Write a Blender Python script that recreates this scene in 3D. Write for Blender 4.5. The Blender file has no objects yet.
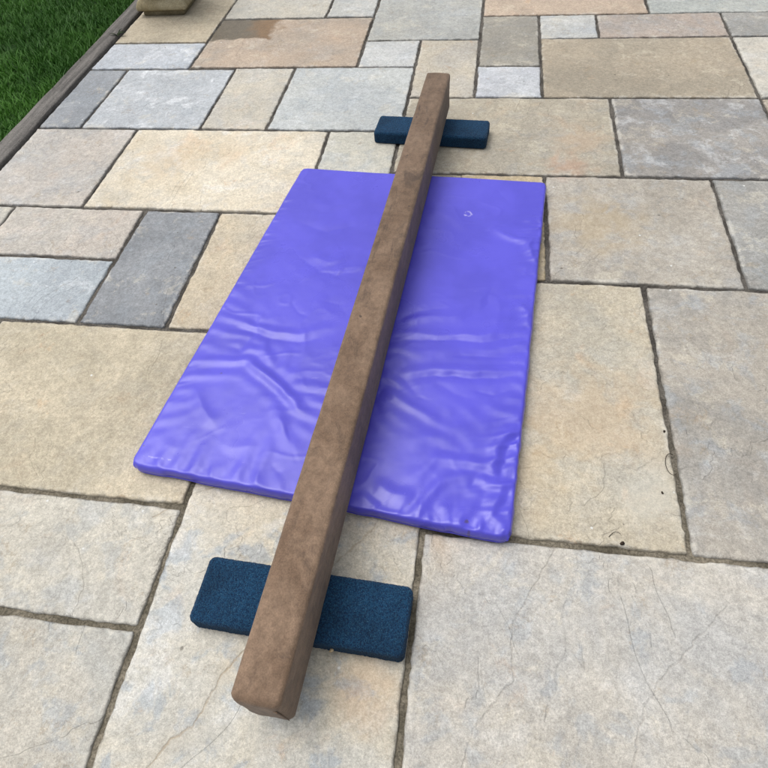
import bpy, math, random
import numpy as np
from mathutils import Matrix, Vector

random.seed(7)
RNG = np.random.default_rng(11)
H = 1.386                      # lens height above the paving, metres
SC = bpy.context.scene
COL = SC.collection

# ------------------------------------------------------------------ helpers
def lin(c):
    return tuple(((v / 255.0) / 12.92 if v / 255.0 <= 0.04045 else ((v / 255.0 + 0.055) / 1.055) ** 2.4) for v in c)

def sstep(a, b, x):
    t = np.clip((x - a) / (b - a), 0, 1)
    return t * t * (3 - 2 * t)

_T = RNG.random((256, 256))
def vnoise(x, y):
    """smooth value noise, -1..1"""
    x = np.asarray(x, float); y = np.asarray(y, float)
    xi = np.floor(x).astype(int); yi = np.floor(y).astype(int)
    fx = x - xi; fy = y - yi
    fx = fx * fx * fx * (fx * (fx * 6 - 15) + 10); fy = fy * fy * fy * (fy * (fy * 6 - 15) + 10)
    g = lambda a, b: _T[a & 255, b & 255]
    v = (g(xi, yi) * (1 - fx) + g(xi + 1, yi) * fx) * (1 - fy) + (g(xi, yi + 1) * (1 - fx) + g(xi + 1, yi + 1) * fx) * fy
    return v * 2 - 1

def fbm(x, y, octs=4):
    s = 0; a = 1; t = 0
    for k in range(octs):
        s = s + a * vnoise(x * 2 ** k + 17.3 * k, y * 2 ** k + 5.1 * k); t += a; a *= .5
    return s / t

def mesh_np(name, V, F, mat=None, parent=None, smooth=True, attrs=None, loc=None):
    """V (n,3), F list of int arrays (k,4) / (k,3)"""
    me = bpy.data.meshes.new(name)
    V = np.asarray(V, np.float32)
    if not isinstance(F, (list, tuple)): F = [F]
    F = [np.asarray(f, np.int32) for f in F if len(f)]
    loops = np.concatenate([f.ravel() for f in F])
    tot = np.concatenate([np.full(len(f), f.shape[1], np.int32) for f in F])
    start = np.concatenate([[0], np.cumsum(tot)[:-1]]).astype(np.int32)
    me.vertices.add(len(V)); me.vertices.foreach_set('co', V.ravel())
    me.loops.add(len(loops)); me.loops.foreach_set('vertex_index', loops)
    me.polygons.add(len(tot)); me.polygons.foreach_set('loop_start', start)
    try: me.polygons.foreach_set('loop_total', tot)
    except Exception: pass
    me.polygons.foreach_set('use_smooth', np.full(len(tot), smooth))
    me.update(calc_edges=True); me.validate()
    for an, arr in (attrs or {}).items():
        arr = np.asarray(arr, np.float32)
        if arr.ndim == 1:
            a = me.attributes.new(an, 'FLOAT', 'POINT'); a.data.foreach_set('value', arr)
        else:
            a = me.attributes.new(an, 'FLOAT_COLOR', 'POINT')
            a.data.foreach_set('color', np.concatenate([arr[:, :3], np.ones((len(arr), 1), np.float32)], 1).ravel())
    o = bpy.data.objects.new(name, me); COL.objects.link(o)
    if mat: me.materials.append(mat)
    if parent: o.parent = parent
    if loc is not None: o.location = loc
    return o

def grid_faces(nu, nv, off=0):
    i = np.arange(nu - 1)[:, None] * nv + np.arange(nv - 1)[None, :]
    i = i.ravel() + off
    return np.stack([i, i + nv, i + nv + 1, i + 1], 1)

def ring_faces(nr, n, off=0):
    """nr rings of n verts, closed around"""
    out = []
    j = np.arange(n); k = (j + 1) % n
    for r in range(nr - 1):
        out.append(np.stack([off + r * n + j, off + r * n + k, off + (r + 1) * n + k, off + (r + 1) * n + j], 1))
    return np.concatenate(out)

def thing(name, label, cat, loc=(0, 0, 0), rotz=0, group=None):
    o = bpy.data.objects.new(name, None); COL.objects.link(o)
    o.location = loc; o.rotation_euler = (0, 0, rotz)
    o['label'] = label; o['category'] = cat
    if group: o['group'] = group
    return o

def tag(o, label, cat, group=None):
    o['label'] = label; o['category'] = cat
    if group: o['group'] = group
    return o

# ------------------------------------------------------------------ node helper
class NT:
    def __init__(s, name):
        s.m = bpy.data.materials.new(name); s.m.use_nodes = True
        s.t = s.m.node_tree; s.b = s.t.nodes['Principled BSDF']
        s.pos = s.n('ShaderNodeNewGeometry').outputs['Position']
    def n(s, typ, **kw):
        nd = s.t.nodes.new(typ)
        for k, v in kw.items(): setattr(nd, k, v)
        return nd
    def set(s, sock, v):
        if v is None: return
        if isinstance(v, bpy.types.NodeSocket): s.t.links.new(v, sock)
        else:
            if isinstance(v, (tuple, list)) and len(v) == 3 and sock.type == 'RGBA': v = (*v, 1)
            sock.default_value = v
    def math(s, op, a, b=None, c=None, clamp=False):
        nd = s.n('ShaderNodeMath', operation=op, use_clamp=clamp)
        s.set(nd.inputs[0], a); s.set(nd.inputs[1], b); s.set(nd.inputs[2], c)
        return nd.outputs[0]
    def vmath(s, op, a, b=None, out=0):
        nd = s.n('ShaderNodeVectorMath', operation=op)
        s.set(nd.inputs[0], a)
        if b is not None:
            s.set(nd.inputs['Scale' if op == 'SCALE' else 1], b)
        return nd.outputs[out]
    def noise(s, vec, scale, detail=4, rough=.55, dist=0, col=False):
        nd = s.n('ShaderNodeTexNoise')
        s.set(nd.inputs['Vector'], vec); nd.inputs['Scale'].default_value = scale
        nd.inputs['Detail'].default_value = detail; nd.inputs['Roughness'].default_value = rough
        nd.inputs['Distortion'].default_value = dist
        return nd.outputs['Color' if col else 0]
    def ramp(s, v, lo, hi, a=0.0, b=1.0, smooth=True):
        nd = s.n('ShaderNodeMapRange', interpolation_type='SMOOTHSTEP' if smooth else 'LINEAR')
        s.set(nd.inputs[0], v); s.set(nd.inputs[1], lo); s.set(nd.inputs[2], hi)
        s.set(nd.inputs[3], a); s.set(nd.inputs[4], b)
        return nd.outputs[0]
    def mix(s, f, a, b, mode='MIX'):
        nd = s.n('ShaderNodeMix', data_type='RGBA', blend_type=mode)
        s.set(nd.inputs[0], f); s.set(nd.inputs[6], a); s.set(nd.inputs[7], b)
        return nd.outputs[2]
    def attr(s, name, out='Color'):
        return s.n('ShaderNodeAttribute', attribute_name=name).outputs[out]
    def scale_col(s, col, v):
        return s.vmath('SCALE', col, v)
    def bump(s, h, dist, strength=1.0, normal=None):
        nd = s.n('ShaderNodeBump'); nd.inputs['Strength'].default_value = strength
        nd.inputs['Distance'].default_value = dist
        s.set(nd.inputs['Height'], h)
        if normal is not None: s.set(nd.inputs['Normal'], normal)
        return nd.outputs[0]
    def out(s, col=None, rough=None, spec=None, normal=None, sheen=None, coat=None):
        I = s.b.inputs
        if col is not None: s.set(I['Base Color'], col)
        if rough is not None: s.set(I['Roughness'], rough)
        if spec is not None: s.set(I['Specular IOR Level'], spec)
        if normal is not None: s.set(I['Normal'], normal)
        if sheen is not None: s.set(I['Sheen Weight'], sheen); s.set(I['Sheen Roughness'], .5)
        return s.m
    def segdist(s, p, a, b):
        """distance in the ground plane from p to the segment ab (metres)"""
        ax, ay = a; bx, by = b; dx, dy = bx - ax, by - ay; L2 = dx * dx + dy * dy
        ap = s.vmath('SUBTRACT', p, (ax, ay, 0))
        t = s.math('DIVIDE', s.vmath('DOT_PRODUCT', ap, (dx, dy, 0), 1), L2, clamp=True)
        q = s.vmath('SCALE', (dx, dy, 0), t)
        return s.vmath('LENGTH', s.vmath('SUBTRACT', ap, q), out=1)
    def polydist(s, p, pts):
        d = None
        for a, b in zip(pts[:-1], pts[1:]):
            e = s.segdist(p, a, b)
            d = e if d is None else s.math('MINIMUM', d, e)
        return d

def flat(p, t):   # position with z removed
    return t.vmath('MULTIPLY', p, (1, 1, 0))
# ------------------------------------------------------------------ materials
def mat_stone():
    t = NT('riven_sandstone')
    P = t.pos; seed = t.attr('seed', 'Fac')
    P2 = flat(P, t)
    off = t.vmath('SCALE', (3.17, 7.31, 1.93), seed)
    Q = t.vmath('ADD', P, off)
    A = t.attr('col_a'); B = t.attr('col_b'); white = t.attr('white', 'Fac'); edge = t.attr('edge', 'Fac')
    n1 = t.noise(Q, 2.6, 7, .62, .7)
    c = t.mix(t.ramp(n1, .40, .62), A, B)
    # blue grey and peach mottling
    mot = t.attr('mottle', 'Fac')
    n2 = t.noise(t.vmath('ADD', Q, (5, 2, 9)), 11, 6, .6, .4)
    c = t.mix(t.math('MULTIPLY', t.ramp(n2, .52, .62), t.math('MULTIPLY', mot, .62)), c, (.30, .345, .39))
    n3 = t.noise(t.vmath('ADD', Q, (1, 8, 4)), 6, 5, .6, .9)
    c = t.mix(t.math('MULTIPLY', t.ramp(n3, .56, .74), t.math('MULTIPLY', t.attr('peach', 'Fac'), .75)), c, (.55, .36, .22))
    # crisp staining with broken edges: cream bloom, iron and grey-brown
    q1 = t.noise(t.vmath('ADD', Q, (7, 7, 2)), 8, 12, .76, .25)
    c = t.mix(t.ramp(q1, .56, .60, 0, .24), c, (.60, .55, .44))
    q2 = t.noise(t.vmath('ADD', Q, (3, 9, 6)), 10, 12, .78, .3)
    c = t.mix(t.ramp(q2, .585, .63, 0, .34), c, (.30, .235, .155))
    q3 = t.noise(t.vmath('ADD', Q, (8, 5, 1)), 7, 12, .78, .4)
    c = t.mix(t.math('MULTIPLY', t.ramp(q3, .60, .66, 0, 1), t.math('ADD', t.math('MULTIPLY', t.attr('peach', 'Fac'), .8), .05)), c, (.46, .27, .13))
    # pale efflorescence
    n4 = t.noise(t.vmath('ADD', Q, (9, 1, 3)), 6.5, 8, .70, .5)
    c = t.mix(t.math('MULTIPLY', t.ramp(n4, .53, .64), white), c, (.66, .68, .70))
    # grain
    g1 = t.noise(Q, 38, 5, .65, .3); g2 = t.noise(Q, 190, 3, .7); g3 = t.noise(Q, 420, 2, .6)
    grain = t.math('MULTIPLY', t.ramp(g1, .3, .7, .90, 1.08), t.ramp(g2, .3, .7, .87, 1.11))
    grain = t.math('MULTIPLY', grain, t.ramp(g3, .3, .7, .87, 1.12))
    st1 = t.noise(t.vmath('ADD', Q, (4, 4, 7)), 5.5, 8, .66, 1.0)
    grain = t.math('MULTIPLY', grain, t.ramp(st1, .36, .64, .95, 1.03))
    big = t.ramp(t.noise(P, 1.3, 4, .6), .3, .7, .90, 1.07)
    c = t.scale_col(c, t.math('MULTIPLY', t.math('MULTIPLY', grain, t.ramp(t.noise(Q, 85, 4, .75), .32, .68, .86, 1.12)), big))
    # lichen specks, dark crumbs
    v = t.n('ShaderNodeTexVoronoi', feature='F1'); t.set(v.inputs['Vector'], t.vmath('ADD', P2, t.vmath('SCALE', t.noise(P, 60, 2, col=True), .008))); v.inputs['Scale'].default_value = 17
    rnd = t.n('ShaderNodeSeparateColor'); t.set(rnd.inputs[0], v.outputs['Color'])
    rad = t.math('MULTIPLY', t.ramp(rnd.outputs[0], .72, 1, 0, 1), .085)
    spot = t.ramp(t.math('SUBTRACT', v.outputs['Distance'], rad), -.02, .015, 1, 0)
    spot = t.math('MULTIPLY', spot, t.ramp(rad, .0, .03, 0, .65))
    c = t.mix(spot, c, (.085, .075, .06))
    v2 = t.n('ShaderNodeTexVoronoi', feature='F1'); t.set(v2.inputs['Vector'], t.vmath('ADD', P2, (3.3, 1.7, 0))); v2.inputs['Scale'].default_value = 26
    rnd2 = t.n('ShaderNodeSeparateColor'); t.set(rnd2.inputs[0], v2.outputs['Color'])
    sp2 = t.math('MULTIPLY', t.ramp(v2.outputs['Distance'], .05, .12, 1, 0), t.ramp(rnd2.outputs[1], .93, .95, 0, .75))
    c = t.mix(sp2, c, (.70, .72, .72))
    # riven ledges: thin broken contour lines
    n6 = t.noise(t.vmath('ADD', Q, (2, 6, 1)), 1.9, 5, .58, 1.1)
    led = t.math('ABSOLUTE', t.math('SUBTRACT', n6, .54))
    gate = t.ramp(t.noise(Q, 3.2, 3), .47, .6)
    ledl = t.math('MULTIPLY', t.math('MULTIPLY', t.ramp(led, .0006, .003, .16, 0), gate), t.attr('ledge', 'Fac'))
    c = t.mix(ledl, c, (.24, .20, .155))
    # the long cracks of the two front slabs
    wob = t.vmath('SCALE', t.vmath('SUBTRACT', t.noise(P, 30, 4, .6, col=True), (.5, .5, .5)), .022)
    PW = flat(t.vmath('ADD', P, wob), t)
    ca = t.polydist(PW, [(-.60, .0), (-.553, .085), (-.517, .11), (-.503, .151), (-.49, .203), (-.467, .239), (-.40, .36), (-.32, .44), (-.208, .581), (-.18, .66)])
    cb = t.polydist(PW, [(.245, .60), (.194, .502), (.16, .441), (.136, .388), (.139, .287), (.119, .257), (.06, .18), (.02, .02)])
    cc = t.polydist(PW, [(.60, .49), (.466, .347), (.438, .317), (.40, .26), (.35, .1)])
    cd = t.polydist(PW, [(-.78, .555), (-.704, .626), (-.627, .666)])
    crA = t.math('MINIMUM', ca, cd); crB = t.math('MINIMUM', cb, cc)
    vary = t.ramp(t.noise(P, 9, 3), .35, .62, .25, 1)
    c = t.mix(t.math('MULTIPLY', t.ramp(crA, .0006, .0034, .5, 0), vary), c, (.25, .185, .11))
    c = t.mix(t.math('MULTIPLY', t.ramp(crB, .0006, .0028, .24, 0), vary), c, (.24, .21, .175))
    c = t.mix(t.math('MULTIPLY', t.ramp(crA, .0, .04, .13, 0), vary), c, (.50, .40, .26))
    # rusty blushes seen on some slabs
    def blush(c, x, y, r, col, k):
        d = t.vmath('LENGTH', t.vmath('SUBTRACT', PW, (x, y, 0)), out=1)
        d = t.math('ADD', d, t.math('MULTIPLY', t.math('SUBTRACT', n2, .5), r * 2.4))
        return t.mix(t.ramp(d, r * .2, r * 1.15, k * .62, 0), c, col)
    c = blush(c, -.179, .223, .085, (.50, .33, .20), .55)
    c = blush(c, -1.338, 2.167, .17, (.54, .40, .25), .5)
    c = blush(c, -1.08, 2.25, .13, (.54, .41, .27), .4)
    c = blush(c, .394, 2.362, .14, (.46, .31, .20), .5)
    c = blush(c, .33, 2.17, .09, (.45, .22, .13), .5)
    c = blush(c, .42, 1.82, .20, (.44, .32, .15), .45)
    c = blush(c, .36, .98, .22, (.52, .34, .17), .4)
    c = blush(c, .12, .79, .16, (.52, .38, .20), .35)
    c = blush(c, .47, .75, .12, (.52, .53, .50), .5)
    c = blush(c, -.07, .62, .10, (.50, .33, .17), .5)
    # damp patch on the brown slab by the planter
    px = t.n('ShaderNodeSeparateXYZ'); t.set(px.inputs[0], P)
    wn = t.math('MULTIPLY', t.math('SUBTRACT', t.noise(P, 7, 5, .6), .5), .22)
    e1 = t.math('ADD', px.outputs[1], wn)
    e2 = t.math('ADD', px.outputs[0], t.math('MULTIPLY', wn, 1.3))
    wet = t.math('MULTIPLY', t.ramp(e1, 3.315, 3.34), t.ramp(e2, -1.20, -1.15, 1, 0))
    wet = t.math('MULTIPLY', wet, t.math('MULTIPLY', t.ramp(px.outputs[0], -1.560, -1.555), t.ramp(px.outputs[1], 3.592, 3.597, 1, 0)))
    wetc = t.mix(t.ramp(t.math('ADD', px.outputs[0], t.math('MULTIPLY', wn, 2)), -1.42, -1.22), (.125, .105, .075), (.19, .115, .055))
    wetc = t.scale_col(wetc, grain)
    c = t.mix(t.math('MULTIPLY', wet, .97), c, wetc)
    # worn, dirty arrises
    c = t.scale_col(c, t.ramp(t.math('ADD', edge, t.math('MULTIPLY', t.math('SUBTRACT', g1, .5), .02)), .0, .006, .66, 1))
    pale = t.math('MULTIPLY', t.ramp(edge, .004, .018, 1, 0), t.ramp(q1, .50, .58, 0, .34))
    c = t.mix(pale, c, (.62, .60, .55))
    hgt = t.math('ADD', t.math('MULTIPLY', g1, .6), t.math('MULTIPLY', g2, .30))
    hgt = t.math('ADD', hgt, t.math('MULTIPLY', t.ramp(n6, .537, .543), .35))
    hgt = t.math('ADD', hgt, t.math('MULTIPLY', t.noise(Q, 14, 4, .6), 1.1))
    hgt = t.math('SUBTRACT', hgt, t.math('MULTIPLY', t.ramp(t.math('MINIMUM', crA, crB), 0, .004, 1, 0), .3))
    nrm = t.bump(hgt, .0055, .8)
    rough = t.ramp(wet, 0, 1, .82, .38)
    return t.out(c, rough, .32, nrm)

def mat_mortar():
    t = NT('joint_mortar'); P = t.pos
    px = t.n('ShaderNodeSeparateXYZ'); t.set(px.inputs[0], P)
    near = t.ramp(px.outputs[1], .5, 1.3, 1, 0)
    n = t.noise(P, 9, 5, .6); g = t.noise(P, 160, 4, .7)
    dark = t.mix(t.ramp(n, .4, .6), (.066, .060, .053), (.125, .115, .102))
    lite = t.mix(t.ramp(n, .4, .6), (.115, .102, .075), (.22, .195, .15))
    c = t.mix(near, dark, lite)
    c = t.scale_col(c, t.ramp(g, .3, .7, .55, 1.4))
    return t.out(c, .95, .2, t.bump(t.math('ADD', g, t.noise(P, 45, 3)), .006, 1))

def mat_vinyl():
    t = NT('purple_vinyl'); P = t.pos
    n = t.noise(P, 5, 4, .55); f = t.noise(P, 55, 4, .6)
    c = t.mix(t.ramp(n, .35, .65), (.068, .060, .485), (.084, .074, .56))
    # faint scuffs and dusty film
    sc = t.noise(t.vmath('MULTIPLY', P, (14, 70, 10)), 1, 5, .7, .6)
    c = t.mix(t.ramp(sc, .66, .74, 0, .16), c, (.40, .38, .78))
    d = t.vmath('LENGTH', t.vmath('SUBTRACT', flat(P, t), (-.037, 1.791, 0)), out=1)
    ring = t.math('ABSOLUTE', t.math('SUBTRACT', t.math('ADD', d, t.math('MULTIPLY', t.math('SUBTRACT', f, .5), .02)), .012))
    c = t.mix(t.math('MULTIPLY', t.ramp(ring, .001, .005, .38, 0), t.ramp(t.noise(P, 90, 2), .42, .55)), c, (.62, .58, .80))
    for x, y, r, k in ((.023, .61, .007, .8), (.03, .585, .004, .6), (-.12, .64, .003, .6), (-.86, .735, .003, .7), (-.72, 1.0, .0035, .5)):
        dd = t.math('ADD', t.vmath('LENGTH', t.vmath('SUBTRACT', flat(P, t), (x, y, 0)), out=1), t.math('MULTIPLY', t.math('SUBTRACT', f, .5), .012))
        c = t.mix(t.ramp(dd, r * .5, r, k, 0), c, (.07, .05, .12))
    w1 = t.polydist(flat(P, t), [(-.845, .705), (-.77, .70)])
    c = t.mix(t.math('MULTIPLY', t.ramp(w1, .001, .004, .25, 0), t.ramp(t.noise(P, 70, 2), .4, .6)), c, (.6, .58, .82))
    fine = t.noise(t.vmath('MULTIPLY', P, (900, 900, 900)), 1, 1)
    rough = t.ramp(t.noise(P, 3.5, 4, .6), .3, .7, .25, .37)
    rg = t.n('ShaderNodeTexNoise', noise_type='RIDGED_MULTIFRACTAL'); rg.inputs['Scale'].default_value = 8; rg.inputs['Detail'].default_value = 2.5
    rg.inputs['Roughness'].default_value = .5; rg.inputs['Distortion'].default_value = .35
    t.set(rg.inputs['Vector'], t.vmath('MULTIPLY', t.vmath('ADD', P, t.vmath('SCALE', t.noise(P, 4, 3, col=True), .3)), (.8, 1.25, 1)))
    patch = t.ramp(t.noise(t.vmath('ADD', P, (3, 3, 3)), 3.2, 3), .40, .62, .15, 1)
    nb = t.bump(t.math('MULTIPLY', t.math('SMOOTH_MIN', rg.outputs[0], 1.1, .5), patch), .0028, .45)
    nb = t.bump(fine, .0006, .25, nb)
    return t.out(c, rough, .5, nb)

def mat_suede():
    t = NT('brown_suedette')
    tc = t.n('ShaderNodeTexCoord').outputs['Object']
    n1 = t.noise(tc, 7, 6, .65, .5); n2 = t.noise(tc, 45, 5, .65); n3 = t.noise(tc, 330, 3, .7)
    c = t.mix(t.ramp(n1, .36, .64), (.142, .092, .060), (.198, .134, .091))
    c = t.scale_col(c, t.math('MULTIPLY', t.ramp(n2, .3, .7, .80, 1.16), t.ramp(n3, .3, .7, .80, 1.20)))
    st = t.noise(t.vmath('ADD', tc, (4, 1, 2)), 13, 6, .7, .8)
    c = t.mix(t.ramp(st, .57, .74, 0, .62), c, (.062, .044, .034))
    lt = t.noise(t.vmath('MULTIPLY', tc, (3, 26, 26)), 1, 5, .7)
    c = t.mix(t.ramp(lt, .58, .76, 0, .30), c, (.32, .25, .20))
    v = t.n('ShaderNodeTexVoronoi'); t.set(v.inputs['Vector'], t.vmath('ADD', tc, t.vmath('SCALE', n2, .02))); v.inputs['Scale'].default_value = 24
    rc = t.n('ShaderNodeSeparateColor'); t.set(rc.inputs[0], v.outputs['Color'])
    sp = t.math('MULTIPLY', t.ramp(v.outputs['Distance'], .05, .13, 1, 0), t.ramp(rc.outputs[0], .76, .80, 0, .8))
    c = t.mix(sp, c, (.040, .030, .026))
    # sides get darker towards the bottom
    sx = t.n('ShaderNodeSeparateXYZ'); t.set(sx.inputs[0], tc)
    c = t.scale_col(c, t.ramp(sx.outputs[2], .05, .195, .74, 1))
    # darker handling marks, more of them towards the far end
    mk = t.noise(t.vmath('MULTIPLY', t.vmath('ADD', tc, (7, 3, 1)), (7, 17, 17)), 1, 6, .72, .8)
    c = t.mix(t.math('MULTIPLY', t.ramp(mk, .535, .68, 0, .72), t.ramp(sx.outputs[0], -1.3, 1.2, .45, 1)), c, (.050, .036, .030))
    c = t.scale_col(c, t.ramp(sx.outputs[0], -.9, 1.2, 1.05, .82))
    nb = t.bump(t.math('ADD', t.math('MULTIPLY', n2, 1.0), t.math('MULTIPLY', n3, .5)), .0022, .8)
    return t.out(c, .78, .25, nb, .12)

def mat_carpet():
    t = NT('blue_carpet')
    tc = t.n('ShaderNodeTexCoord').outputs['Object']
    n1 = t.noise(tc, 300, 3, .8); n2 = t.noise(tc, 430, 2, .6); n3 = t.noise(tc, 10, 4)
    c = t.mix(t.ramp(n1, .38, .62), (.0032, .0145, .046), (.0105, .058, .130))
    c = t.mix(t.ramp(n2, .56, .67, 0, .75), c, (.042, .135, .215))
    c = t.scale_col(c, t.ramp(n3, .3, .7, .8, 1.2))
    nb = t.bump(t.math('ADD', n1, t.math('MULTIPLY', n2, .6)), .004, 1)
    return t.out(c, .95, .15, nb, .05)

def mat_caststone():
    t = NT('cast_stone'); P = t.pos
    n = t.noise(P, 9, 6, .65, .4); g = t.noise(P, 150, 3, .7)
    c = t.mix(t.ramp(n, .38, .64), (.27, .225, .13), (.40, .35, .235))
    c = t.scale_col(c, t.ramp(g, .3, .7, .8, 1.18))
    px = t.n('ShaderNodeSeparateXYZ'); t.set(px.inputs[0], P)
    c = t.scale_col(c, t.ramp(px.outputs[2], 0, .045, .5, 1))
    return t.out(c, .85, .3, t.bump(t.math('ADD', g, n), .004, .8))

def mat_edging():
    t = NT('weathered_edging'); P = t.pos
    n = t.noise(t.vmath('MULTIPLY', P, (40, 3, 40)), 1, 6, .65, .4); g = t.noise(P, 140, 3, .7)
    c = t.mix(t.ramp(n, .35, .65), (.085, .080, .076), (.165, .155, .145))
    c = t.scale_col(c, t.ramp(g, .3, .7, .75, 1.25))
    return t.out(c, .85, .25, t.bump(t.math('ADD', n, t.math('MULTIPLY', g, .5)), .004, .8))

def mat_simple(name, ca, cb, scale, rough=.9, bump=.004):
    t = NT(name); P = t.pos
    n = t.noise(P, scale, 6, .65); g = t.noise(P, scale * 12, 3, .7)
    c = t.scale_col(t.mix(t.ramp(n, .35, .65), ca, cb), t.ramp(g, .3, .7, .7, 1.3))
    return t.out(c, rough, .25, t.bump(t.math('ADD', n, g), bump, .8))

def mat_grass():
    t = NT('grass_blades'); k = t.attr('tone', 'Fac')
    c = t.mix(k, (.026, .10, .010), (.095, .25, .030))
    m = t.out(c, .5, .4)
    t.b.inputs['Transmission Weight'].default_value = 0
    return m

M_STONE = mat_stone(); M_MORTAR = mat_mortar(); M_VINYL = mat_vinyl(); M_SUEDE = mat_suede()
M_CARPET = mat_carpet(); M_CAST = mat_caststone(); M_EDGE = mat_edging(); M_GRASS = mat_grass()
M_SOIL = mat_simple('soil', (.035, .026, .018), (.07, .052, .036), 14, bump=.015)
M_TURF = mat_simple('turf', (.016, .055, .008), (.045, .12, .018), 16, bump=.02)
M_CRUMB = mat_simple('dry_seed', (.02, .015, .011), (.05, .035, .025), 90, bump=.001)
M_LEAF = mat_simple('dry_leaf', (.35, .26, .15), (.52, .42, .28), 120, bump=.001)
M_WEED = mat_simple('weed_leaf', (.010, .018, .007), (.022, .036, .012), 60, bump=.001)
# ------------------------------------------------------------------ world, sun, camera
def build_light():
    w = bpy.data.worlds.new('World'); SC.world = w; w.use_nodes = True
    nt = w.node_tree; bg = nt.nodes['Background']
    sky = nt.nodes.new('ShaderNodeTexSky'); sky.sky_type = 'NISHITA'; sky.sun_disc = False
    el, az = math.radians(68), math.radians(SUN_AZ)
    sky.sun_elevation = el; sky.sun_rotation = az
    sky.air_density = 1.6; sky.dust_density = 6.0; sky.ozone_density = 1.0
    hs = nt.nodes.new('ShaderNodeHueSaturation'); hs.inputs['Saturation'].default_value = SKY_SAT
    nt.links.new(sky.outputs[0], hs.inputs['Color']); nt.links.new(hs.outputs[0], bg.inputs[0])
    bg.inputs[1].default_value = SKY_STR
    s = bpy.data.lights.new('sun', 'SUN'); s.energy = SUN_STR; s.angle = math.radians(SUN_ANG); s.color = (1, .965, .92)
    so = bpy.data.objects.new('sun', s); COL.objects.link(so)
    # direction towards the sun: rotation measured clockwise from +Y
    d = Vector((math.sin(az) * math.cos(el), math.cos(az) * math.cos(el), math.sin(el)))
    so.rotation_euler = d.to_track_quat('Z', 'Y').to_euler(); so.location = d * 20

def build_camera():
    c = bpy.data.cameras.new('camera'); o = bpy.data.objects.new('camera', c); COL.objects.link(o)
    R = Matrix(((0.98809, 0.13764, -0.06877), (-0.06839, 0.79323, 0.60506), (0.13783, -0.59316, 0.7932))).transposed()
    o.matrix_world = Matrix.Translation((0, 0, H)) @ R.to_4x4()
    c.sensor_width = 36; c.sensor_fit = 'HORIZONTAL'; c.lens = 592.08 / 768 * 36
    c.clip_start = .02; c.clip_end = 2000
    SC.camera = o

SUN_AZ, SUN_STR, SUN_ANG, SKY_STR, SKY_SAT = -70, 1.3, 48, .15, .24
build_light(); build_camera()
SC.view_settings.view_transform = 'Standard'; SC.view_settings.look = 'None'; SC.view_settings.exposure = 0

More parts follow.
